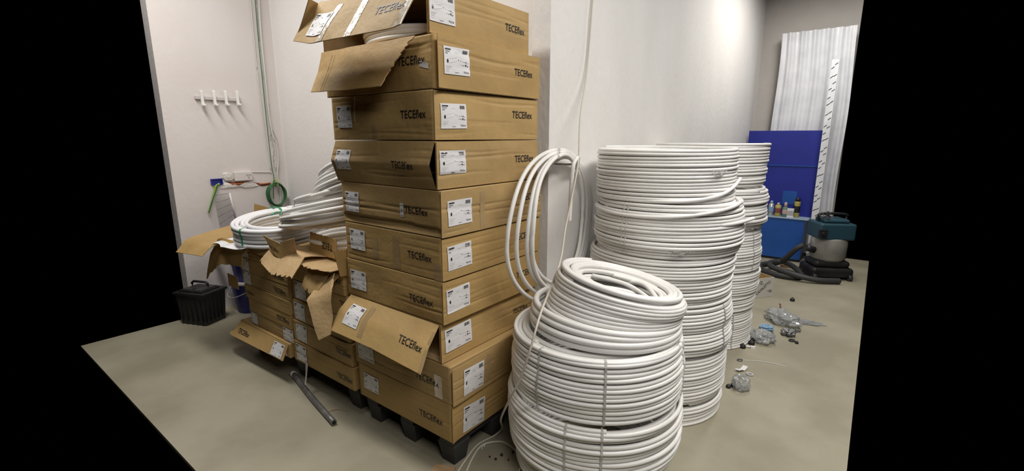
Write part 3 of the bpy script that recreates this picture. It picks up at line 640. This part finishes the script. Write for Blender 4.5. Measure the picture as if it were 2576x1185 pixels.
# horizontal groove with exposed brick, crumbs and boxes
def patch(pix, m, off, name, hump=.006):
    P_ = [onx(u, v, XL+off) for u, v in pix]; n = len(P_); cy_ = sum(p[0] for p in P_)/n; cz_ = sum(p[1] for p in P_)/n
    mb = MB(); mb.add([(XL+.0005, *p) for p in P_]+[(XL+off, cy_+(p[0]-cy_)*.82, cz_+(p[1]-cz_)*.82) for p in P_]+[(XL+off+hump, cy_, cz_)], [(i, (i+1) % n, n+(i+1) % n, n+i) for i in range(n)]+[(n+i, n+(i+1) % n, 2*n) for i in range(n)], 0)
    o_ = mb.build(name, m, None, (0, 0, 0)); o_['kind'] = 'structure'; return o_
patch([(566, 456), (580, 458), (600, 457), (622, 456), (640, 459), (660, 461), (680, 460), (684, 464), (664, 469), (650, 466), (630, 464), (600, 466), (585, 467), (578, 461)], M['brick'], .004, 'trim_2', 0)
patch([(560, 463), (572, 460), (582, 468), (600, 468), (612, 466), (618, 458), (632, 457), (648, 461), (656, 468), (640, 472), (622, 474), (606, 471), (585, 474), (562, 472), (552, 476), (548, 468)], M['plaster'], .010, 'trim_3')
patch([(560, 436), (572, 433), (584, 438), (592, 450), (586, 456), (566, 456), (560, 448)], M['plaster'], .014, 'trim_4')
for k_, (pa, pb_) in enumerate((((582, 464), (612, 461)), ((652, 463), (680, 460)))):
    cable('orange_conduit', wallpts([pa, ((pa[0]+pb_[0])/2, pa[1]-1), pb_], .010), .006, M['orange'], ('orange conduit in the wall groove under the grey box', 'orange conduit in the wall groove beside the green hank')[k_], 'conduit')
y0_, z0_ = onx(592, 456, XL+.03); y1_, z1_ = onx(634, 431, XL+.03)
t = thing('junction_box', 'beige junction box over the wall groove', 'electrical box', XL, (y0_+y1_)/2, z0_); hw = abs(y1_-y0_)/2; hh = z1_-z0_
mb = MB(); mb.box(0, -hw, 0, .03, hw, hh); bevel(mb.build('cover', M['wall'], t), .004)
mb = MB(); mb.box(.03, hw*.45, hh*.3, .034, hw*.62, hh*.62); mb.box(.03, hw*.3, hh*.62, .034, hw*.85, hh*.72); mb.build('cover_marking', M['strap'], t)
y0_, z0_ = onx(533, 466, XL+.02); y1_, z1_ = onx(560, 449, XL+.02)
t = thing('socket_box', 'dark blue open socket box in the left wall', 'electrical box', XL, (y0_+y1_)/2, z0_); hw = abs(y1_-y0_)/2; hh = z1_-z0_
mb = MB(); e = .006
for (a0, b0, a1, b1) in ((-hw, 0, hw, e), (-hw, hh-e, hw, hh), (-hw, e, -hw+e, hh-e), (hw-e, e, hw, hh-e)): mb.box(0, a0, b0, .018, a1, b1)
mb.box(0, -hw+e, e, .004, hw-e, hh-e); mb.build('housing', M['panelblue'], t)
cable('yellow_green_wire', wallpts([(552, 462), (543, 468), (540, 480), (535, 500), (530, 518), (524, 536)], .02), .0075, M['yg'], 'yellow green earth wires hanging from the blue socket box', 'wire')
cable('green_wire', wallpts([(548, 464), (545, 475), (539, 492), (532, 512), (526, 534)], .028), .005, M['green'], 'short dark green wire beside the yellow green one under the blue box', 'wire')
t = thing('wire_mesh_panel', 'small steel wire mesh leaning on the left wall above the cardboard flap', 'mesh', XL+.02, -.5, .75)
mb = MB(); c4 = [onx(u, v, XL+.03) for u, v in ((538, 491), (576, 486), (592, 552), (556, 582))]
def qm(u, v):
    a_ = (c4[0][0]*(1-u)+c4[1][0]*u, c4[0][1]*(1-u)+c4[1][1]*u); b_ = (c4[3][0]*(1-u)+c4[2][0]*u, c4[3][1]*(1-u)+c4[2][1]*u)
    return (.01, a_[0]*(1-v)+b_[0]*v+.5, a_[1]*(1-v)+b_[1]*v-.75)
for i in range(15): mb.tube([qm(i/14, 0), qm(i/14, 1)], .0011, 5)
for j in range(6): mb.tube([qm(0, j/5), qm(1, j/5)], .0016, 5)
mb.build('wire_grid', M['wire'], t)
mb = MB(); mb.tube([qm(1.04, 0), qm(1.04, .98)], .008, 4); mb.build('edge_strip', M['pipe_old'], t)

# ------------------------------------------------------------------ bucket, second bucket, black tool crate
def bucket(label_, x, y, z, R0, R1, h_, inv=False, handle=True, rim='bluelid'):
    t = thing('bucket', label_, 'bucket', x, y, z)
    pr = [(R0*.96, 0), (R0, .006), (R1, h_-.03), (R1+.004, h_-.028), (R1+.004, h_)]
    mb = MB(); mb.lathe(pr, 36); mb.build('pail', M['blue'], t)
    mb = MB(); mb.lathe([(R1+.005, h_-.016), (R1+.012, h_-.012), (R1+.012, h_+.004), (R1+.003, h_+.006)], 36); mb.build('rim', M[rim], t)
    if handle:
        mb = MB(); mb.tube(spline([(-R1-.012, -.02, h_-.03), (-R1*.5, -R1*.95-.02, h_-.10), (R1*.4, -R1*.95-.02, h_-.11), (R1+.012, -.02, h_-.04)], 10), .003, 6); mb.build('handle', M['bluelid'], t)
        a0 = math.radians(-118); mb = MB()
        for (da, z0__, z1__, w__) in ((0, .07, .13, .012), (.12, .07, .13, .012), (.06, .115, .13, .03), (.26, .07, .13, .010), (-.5, .04, .16, .006)):
            mb.grid(lambda u, v: ((R0+(R1-R0)*(z0__+(z1__-z0__)*v)/h_+.002)*math.cos(a0+da+(u-.5)*w__/R1*2), (R0+(R1-R0)*(z0__+(z1__-z0__)*v)/h_+.002)*math.sin(a0+da+(u-.5)*w__/R1*2), z0__+(z1__-z0__)*v), 4, 4)
        mb.build('white_marking', M['lgrey'], t)
    return t
bucket('lower blue plastic bucket with white rim and wire handle, beside the low boxes', -2.83, -.36, 0, .118, .148, .27)
bucket('upper blue plastic bucket standing on the white-rimmed one', -2.825, -.36, .277, .112, .135, .24, handle=False, rim='blue')
bp = MB(); bp.box(-.12, 0, 0, .03, .004, .088); 
tag(bp.build('cardboard_label_tab', M['card_c'], None, (-1.98, -.80, .47)), 'pale card tab sticking out from the low left stack before the buckets', 'cardboard')
t = thing('tool_crate', 'black plastic tool crate with lid on the floor at the left', 'crate', -2.70, -.78, 0, math.radians(23))
mb = MB()
v = [(-.25, .015, 0), (-.012, .015, 0), (-.012, .20, 0), (-.25, .20, 0), (-.27, 0, .25), (0, 0, .25), (0, .22, .25), (-.27, .22, .25)]
mb.add(v, [(3, 2, 1, 0), (4, 5, 6, 7), (0, 1, 5, 4), (1, 2, 6, 5), (2, 3, 7, 6), (3, 0, 4, 7)])
for k in range(5): mb.box(-.24+k*.05, -.002, .03, -.23+k*.05, .012, .22); mb.box(-.010, .025+k*.036, .03, .002, .031+k*.036, .22)
bevel(mb.build('tub', M['plastic_black'], t), .008)
mb = MB(); mb.box(-.282, -.012, .248, .012, .232, .27); mb.box(-.25, .02, .27, -.03, .20, .282); bevel(mb.build('lid', M['plastic_black'], t), .006)
mb = MB(); mb.tube([(-.22, .12, .282), (-.22, .12, .315), (-.20, .12, .33), (-.08, .12, .33), (-.06, .12, .315), (-.06, .12, .282)], .010, 8); mb.build('handle', M['plastic_black'], t)
mb = MB(); mb.box(-.23, .035, .282, -.15, .09, .287); mb.box(-.12, .035, .282, -.045, .19, .287); mb.build('lid_tray', M['rubber'], t)
t = MB(); t.grid(lambda u, v: (-.10+.22*u, .02*math.sin(8*u), .18*v), 10, 6); t.grid(lambda u, v: (-.10+.22*u, .02*math.sin(8*u)+.002, .18*v), 10, 6, flip=True)
tag(t.build('foam_sheet', M['paper'], None, (-2.88, -.58, .52)), 'pale board leaning behind the black crate under the cardboard flap', 'board')

# ------------------------------------------------------------------ floor pieces near the boxes, cable
cable('metal_tube', [(-1.41, -.755, .017), (-1.07, -.83, .017), (-.725, -.895, .017)], .0155, M['steel'], 'dull grey metal tube lying on the bare floor in front of the boxes', 'tube', sides=14, n=6)
o = bpy.context.scene.objects['metal_tube']
mb = MB(); mb.tube([(-.725+.725, 0, 0), (.003, -.0004, 0)], .010, 12); mb.build('tube_bore', M['hole'], o)
mb = MB(); q = Vector((-.685, .14, 0)); mb.tube([q, q+Vector((.03, -.006, 0))], .0185, 14); mb.build('end_sleeve', M['pipe_old'], o)
cable('hanging_cable', [(.012, .42, 2.4), (.014, .385, 2.15), (.02, .336, 1.81), (.09, .16, 1.58), (.165, .02, 1.36), (.18, -.06, 1.19), (.19, -.13, 1.045), (.24, -.26, .90), (.37, -.60, .80), (.385, -.69, .687), (.335, -.69, .538), (.27, -.67, .42), (.12, -.55, .20), (.02, -.42, .04), (.0, -.45, .007), (-.02, -.56, .006), (.01, -.68, .006), (.05, -.80, .006)], .0048, M['cable'], 'long beige cable hanging from above down past the coils to the floor', 'cable', n=16)
cable('floor_cable', [(.10, -.80, .006), (.03, -.66, .006), (.0, -.55, .006), (.045, -.48, .006), (.10, -.47, .006), (.19, -.50, .006), (.25, -.58, .006), (.25, -.70, .006)], .0055, M['cable'], 'beige cable loop on the floor between the pallet and the front coils', 'cable')

# ------------------------------------------------------------------ the far right end
t = thing('blue_cabinet', 'low blue cabinet against the far wall, holding spray cans', 'cabinet', .03, 4.34, 0)
mb = MB(); mb.box(0, 0, .03, .73, .36, .515); bevel(mb.build('cabinet_body', M['cabblue'], t), .004)
mb = MB(); mb.box(-.0, -.012, .515, .77, .36, .53); bevel(mb.build('top_plate', M['cabtop'], t), .002)
mb = MB(); mb.box(.02, .02, 0, .71, .34, .03); mb.build('plinth', M['plastic_black'], t)
t = thing('blue_wall_panel', 'deep blue metal panel standing on the low blue cabinet', 'panel', .03, 4.52, .53)
mb = MB(); mb.box(0, 0, 0, .79, .03, 1.02); bevel(mb.build('sheet', M['panelblue'], t), .003)
mb = MB(); mb.box(.0, -.012, .60, .79, 0, .61); mb.box(.45, -.004, .14, .60, 0, .30); mb.build('panel_seam', M['cabblue'], t)
t = thing('spotted_board', 'narrow white board with dark slanted dashes beside the blue panel', 'board', .82, 4.34, 0)
mb = MB(); mb.box(0, 0, 0, .07, .02, 2.3); bevel(mb.build('board', M['film'], t), .002)
mb = MB()
for k in range(46):
    z_ = .03+k*.049; dz = .02*math.sin(k*2.3); mb.add([(.004+.03*(k % 2), -.0015, z_+dz), (.032+.03*(k % 2), -.0015, z_+.022+dz), (.032+.03*(k % 2), -.0015, z_+.031+dz), (.004+.03*(k % 2), -.0015, z_+.009+dz)], [(0, 1, 2, 3)])
mb.build('dash_print', M['plastic_black'], t)
sh = MB(); f_ = lambda u, v, o_: (.24+.76*u+.012*math.sin(9*v+2*u), .012*math.sin(u*38)+.008*math.sin(u*71+v*3)+o_, .04+2.66*v)
sh.grid(lambda u, v: f_(u, v, 0), 90, 24); sh.grid(lambda u, v: f_(u, v, .003), 90, 24, flip=True)
tag(sh.build('plastic_sheet', M['film'], None, (0, 4.74, 0)), 'pale plastic sheet hanging on the far wall behind the blue panel', 'sheet')
def can(name, label_, x, y, r_, h_, body, cap, ch=.02, band=None, cat='can', neck=.6):
    t = thing(name, label_, cat, x, y, .53)
    mb = MB(); mb.lathe([(r_*.94, 0), (r_, .004), (r_, h_-.012), (r_*neck, h_)], 20); mb.build('can_body', body, t)
    mb = MB(); mb.lathe([(r_*neck*.9, h_), (r_*neck*.9, h_+ch*.7), (r_*neck*.5, h_+ch)], 16); mb.build('cap', cap, t)
    if band: mb = MB(); mb.lathe([(r_+.0006, h_*.3), (r_+.0009, h_*.32), (r_+.0009, h_*.7), (r_+.0006, h_*.72)], 20); mb.build('label_band', band, t)
can('spray_can', 'silver blue spray can, leftmost upright one on the cabinet', .385, 4.42, .031, .15, M['silver'], M['cabtop'], .03, M['lblue'])
can('spray_can', 'yellow and red spray can, second upright one on the cabinet', .463, 4.40, .033, .14, M['yellow'], M['silver'], .025, M['red'])
can('squeeze_bottle', 'green bottle with pink pointed top on the cabinet', .54, 4.40, .032, .12, M['cangreen'], M['pink'], .055, M['pink'], 'bottle')
can('spray_can', 'tall black and yellow can, rightmost on the cabinet', .655, 4.44, .032, .19, M['yellow'], M['plastic_black'], .045, M['plastic_black'], neck=.95)
t = thing('small_carton', 'small white printed carton between the bottle and tall can', 'box', .60, 4.37, .53)
mb = MB(); mb.box(-.035, 0, 0, .035, .04, .105); bevel(mb.build('carton_body', M['paper'], t), .002)
mb = MB(); [mb.box(-.03+.014*k, -.001, .02, -.022+.014*k, 0, .08) for k in range(5)]; mb.build('print', M['grey'], t)
rb = MB(); rb.lathe([(.02, 0), (.04, .02), (.035, .06), (.015, .09)], 9)
rb.v = [(x+.012*noise.noise(Vector((x, y, z))*40), y+.012*noise.noise(Vector((y, z, x))*40), max(z, 0)) for x, y, z in rb.v]
tag(rb.build('crumpled_rag', M['pink'], None, (.30, 4.40, .53)), 'crumpled pale rag at the left end of the cabinet top', 'rag')

t = thing('vacuum_cleaner', 'teal and black wet vacuum cleaner beside the white board, cut by the photo edge', 'vacuum cleaner', 1.05, 3.87, 0, .5)
mb = MB(); mb.box(-.20, -.17, .03, .20, .17, .13); mb.box(-.17, -.14, .13, .17, .14, .20); bevel(mb.build('chassis', M['plastic_black'], t), .03, 3)
mb = MB(); mb.lathe([(.14, .19), (.165, .22), (.17, .42), (.16, .44)], 32); mb.build('tank', M['tankgrey'], t)
mb = MB(); mb.box(-.17, -.16, .43, .17, .16, .60); mb.box(-.12, -.12, .60, .12, .12, .64); bevel(mb.build('motor_head', M['teal'], t), .045, 4)
mb = MB(); mb.tube(spline([(-.13, 0, .62), (-.12, 0, .68), (.12, 0, .68), (.13, 0, .62)], 8), .014, 10); mb.build('handle', M['plastic_black'], t)
mb = MB(); mb.box(-.19, -.185, .46, -.11, -.16, .54); mb.tube([(-.15, -.175, .50), (-.15, -.20, .50)], .018, 12); mb.build('switch_panel', M['plastic_black'], t)
for sx, sy in ((-1, -1), (1, -1), (-1, 1), (1, 1)):
    mb = MB(); mb.tube([(sx*.17-.018, sy*.15, .035), (sx*.17+.018, sy*.15, .035)], .035, 16); mb.build('wheel', M['rubber'], t)
mb = MB(); mb.tube([(-.165, -.06, .30), (-.26, -.08, .33)], .034, 14); mb.build('hose_socket', M['plastic_black'], t)
for k in range(3):
    mb = MB(); mb.tube([(-.10+.05*math.sin(a_+k)+.02*k, -.03+.09*math.cos(a_), .665+.012*k+.01*math.sin(3*a_)) for a_ in [j*2*math.pi/24 for j in range(24)]], .005, 6, closed=True); mb.build('power_cord', M['rubber'], t)
# corrugated hose lying in loops
hp = [(.83, 3.80, .33), (.76, 3.79, .27), (.66, 3.86, .13), (.57, 3.95, .05), (.47, 3.92, .03), (.43, 3.78, .03), (.50, 3.60, .03), (.64, 3.50, .03), (.80, 3.50, .03), (.86, 3.62, .03), (.80, 3.80, .045), (.66, 3.90, .085), (.54, 3.80, .085), (.58, 3.60, .085), (.78, 3.48, .07), (1.0, 3.50, .04), (1.2, 3.62, .035)]
hs = spline(hp, 26); hb = Vector((.7, 3.7, 0)); mb = MB()
mb.tube([p-hb for p in hs], [.0275+.0022*(i % 2) for i in range(len(hs))], 12)
tag(mb.build('vacuum_hose', M['rubber'], None, tuple(hb)), 'black ribbed vacuum hose coiled on the floor in front of the blue cabinet', 'hose')
wb = MB(); wb.box(-.05, -.03, 0, .05, .03, .035); tag(bevel(wb.build('wood_block', M['wood'], None, (.66, 4.02, 0), .3), .003), 'small light wood block between the vacuum hose loops', 'wood')

# white printed carton, open at the top
p_ = W(.72, 2.80); ang = math.radians(17)
t = bpy.data.objects.new('printed_carton', None); C.objects.link(t); t.location = p_; t.rotation_euler = (0, 0, ang); t['label'] = 'open white printed carton on the floor behind the far coil stack'; t['category'] = 'box'
mb = MB(); wd, d, hg, e = .36, .30, .185, .005
for (x0, y0, x1, y1) in ((-wd, 0, 0, e), (-e, e, 0, d-e), (-wd, d-e, 0, d), (-wd, e, -wd+e, d-e)): mb.box(x0, y0, 0, x1, y1, hg)
mb.box(-wd+e, e, 0, -e, d-e, e)
mb.grid(lambda u, v: (-wd+e+(wd-2*e)*u, d-e-.001, e+(hg-e)*v), 2, 2, 1, flip=False); mb.grid(lambda u, v: (-wd+e+.001, e+(d-2*e)*u, e+(hg-e)*v), 2, 2, 1); mb.grid(lambda u, v: (-e-.001, e+(d-2*e)*u, e+(hg-e)*v), 2, 2, 1)
SC = lambda a, b_, h: (-wd+a, -h, b_)
put_text(mb, SC, .175, .022, .19, 2, body='CAVALETTO', tall=1.15, rot=math.radians(38))
for (a_, b_) in ((.19, .135), (.31, .04)):
    put_text(mb, SC, a_, b_, .035, 2, body='CE'); 
for k in range(2): quad(mb, SC, .20+.09*k, .125-.07*k, .045, .004, 3, .001, 1)
mb.build('carton_body', [M['boxwhite'], M['card'], M['ink'], M['red']], t)

# plastic bags and small litter
def bag(label_, x, y, s, hgt, seed, m='bag', sx=1, sy=1, cat='plastic bag'):
    bm = bmesh.new(); bmesh.ops.create_icosphere(bm, subdivisions=4, radius=1)
    for v in bm.verts:
        n1 = noise.noise(v.co*2.3+Vector((seed, 0, 0))); n2 = abs(noise.noise(v.co*5+Vector((0, seed, 0))))
        k = 1+.35*n1-.22*n2; v.co = Vector((v.co.x*s*sx*k, v.co.y*s*sy*k, max(0, v.co.z*hgt*.55*k+hgt*.45)))
    me = bpy.data.meshes.new('plastic_bag'); bm.to_mesh(me); bm.free(); me.materials.append(M[m])
    o_ = bpy.data.objects.new('plastic_bag', me); C.objects.link(o_); o_.location = W(x, y, 0); o_.rotation_euler = (0, 0, seed)
    return tag(o_, label_, cat)
bag('clear plastic bag of black plugs on the floor right of the middle stack', .875, .80, .052, .085, 2)
bag('large crumpled clear plastic bag beside the foot of the far stack', .90, 2.12, .14, .10, 5, sx=1.1, sy=.7)
bag('clear plastic bag with dark fittings against the foot of the far stack', .84, 1.62, .085, .085, 7)
bag('thin crumpled wrapper on the floor beyond the dark sponge', 1.05, 2.22, .10, .02, 9, sx=1.3, sy=.5)
bag('pale blue folded wrapper beside the foot of the far stack', .83, 1.86, .05, .05, 11, m='lblue')
bag('dark crumpled fittings bag in the middle of the litter', .98, 1.86, .050, .055, 13, m='wire')
def bit(name, label_, x, y, kind, s, seed, m, cat, group=None):
    r = random.Random(seed); mb = MB()
    if kind == 'ring': mb.tube([(s*math.cos(a_), s*.8*math.sin(a_), s*.28) for a_ in [j*2*math.pi/18 for j in range(18)]], s*.28, 8, closed=True)
    elif kind == 'cap': mb.lathe([(s, 0), (s, s*.9), (s*.8, s*1.1), (s*.45, s*1.1), (s*.4, s*1.6)], 16)
    elif kind == 'stick': mb.tube(spline([(-s, 0, .004), (0, .01, .005), (s*.9, 0, .004), (s, .012, .005)], 6), .005, 7)
    elif kind == 'clip': mb.tube([(-s, 0, .008), (s*.3, .01, .008)], .007, 8); mb.box(s*.2, -.008, 0, s, .012, .018)
    elif kind == 'tie': mb.tube(spline([(-s, 0, .002), (0, .02, .003), (s, 0, .002)], 8), .0022, 6)
    elif kind == 'scrap': mb.grid(lambda u, v: (s*(2*u-1), .25*s*(2*v-1)+.2*s*math.sin(4*u), .004+.012*abs(math.sin(5*u))), 12, 3); mb.grid(lambda u, v: (s*(2*u-1), .25*s*(2*v-1)+.2*s*math.sin(4*u), .002+.012*abs(math.sin(5*u))), 12, 3, flip=True)
    return tag(mb.build(name, M[m], None, (x, y, 0), r.uniform(-2, 2)), label_, cat, group)
GF = 'small pipe fittings littered on the floor'
pl = lambda u, v: (lambda d: ((d*(H/-d.z)-O).dot(EX), (d*(H/-d.z)-O).dot(EY)))(Vector(((u-1288)/F, math.cos(TH)+(592.5-v)/F*math.sin(TH), -math.sin(TH)+(592.5-v)/F*math.cos(TH))))
bit('plastic_plug', 'black plug farthest from the stacks, alone on the right floor', *pl(1993, 757), 'cap', .020, 1, 'plastic_black', 'plug', GF)
bit('bent_rod', 'short brown bent rod on the floor below the lone black plug', *pl(1966, 774), 'stick', .085, 2, 'brick', 'rod')
bit('plastic_plug', 'small dark chip just left of the brown rod', *pl(1937, 780), 'clip', .016, 3, 'plastic_black', 'plug', GF)
bit('rubber_ring', 'black rubber ring beside the grey clip', *pl(1983, 828), 'ring', .018, 4, 'rubber', 'ring', GF)
bit('hose_clip', 'grey hose clip pointing right beside the black ring', *pl(1997, 835), 'clip', .045, 5, 'steel', 'clip', GF)
bit('rubber_ring', 'black rubber ring next to the nearest black plug on the right', *pl(1992, 858), 'ring', .020, 6, 'rubber', 'ring', GF)
bit('plastic_plug', 'black plug right of the lower rubber ring', *pl(2004, 864), 'cap', .012, 7, 'plastic_black', 'plug', GF)
bit('plastic_plug', 'black plug below the dark crumpled bag', *pl(1941, 846), 'cap', .018, 8, 'plastic_black', 'plug', GF)
bit('plastic_plug', 'small black plug, lowest under the dark crumpled bag', *pl(1939, 855), 'cap', .012, 9, 'plastic_black', 'plug', GF)
bit('plastic_plug', 'tiny red plug between the bags', *pl(1920, 859), 'cap', .007, 10, 'red', 'plug', GF)
bit('pipe_fitting', 'grey fitting just above the dark crumpled bag', *pl(1946, 807), 'clip', .024, 11, 'steel', 'fitting', GF)
for i, (u, v, k_, s_, lb) in enumerate(((1868, 875, 'cap', .020, 'black fitting touching the front foot of the far stack'), (1890, 866, 'cap', .022, 'black fitting in front of the clear fittings bag'), (1878, 862, 'clip', .03, 'dark clip behind the white pipe scrap'), (1896, 856, 'cap', .015, 'small dark fitting at the right edge of the fittings bag'))):
    bit('pipe_fitting', lb, *pl(u, v), k_, s_, 20+i, 'plastic_black', 'fitting', GF)
bit('pipe_scrap', 'short white pipe scrap at the foot of the far stack', *pl(1885, 876), 'clip', .035, 30, 'pipe', 'scrap')
bit('rubber_ring', 'thin dark ring alone between the two bags', *pl(1861, 907), 'ring', .016, 31, 'wire', 'ring')
bit('paper_scrap', 'white paper scrap on the floor above the clear bag of plugs', *pl(1866, 929), 'scrap', .06, 32, 'paper', 'paper')
bit('cable_tie', 'long thin pale cable tie beside the white paper scrap', *pl(1925, 915), 'tie', .13, 33, 'cable_w', 'cable tie')
bit('rubber_ring', 'clear ring right of the bag of plugs', *pl(1886, 943), 'ring', .018, 34, 'lgrey', 'ring')
bit('plastic_plug', 'black plug at the left before the clear bag', *pl(1832, 975), 'cap', .014, 35, 'plastic_black', 'plug', GF)
bit('plastic_plug', 'black plug at the right before the clear bag', *pl(1844, 972), 'cap', .014, 36, 'plastic_black', 'plug', GF)
bit('wood_splinter', 'pale splinter on the floor near the metal tube end', *pl(848, 1036), 'tie', .05, 37, 'wood', 'splinter')
bit('tape_knot', 'dark rubber scrap on the floor left of the metal tube', *pl(848, 1068), 'clip', .001, 38, 'rubber', 'scrap') if False else None

GG = 'crumbs on the floor near the pallet'
rg = random.Random(21)
for i, (u, v) in enumerate(((1232, 1150), (1247, 1156), (1262, 1146), (1279, 1158), (1290, 1139))):
    bit('crumb', 'dark crumb on the floor inside the beige cable loop', *pl(u, v), 'cap', .0045+.0012*(i % 3), 60+i, 'plastic_black', 'crumb', GG)
bit('plastic_scrap', 'tiny white plastic chip near the beige cable', *pl(1216, 1128), 'scrap', .012, 70, 'paper', 'scrap')
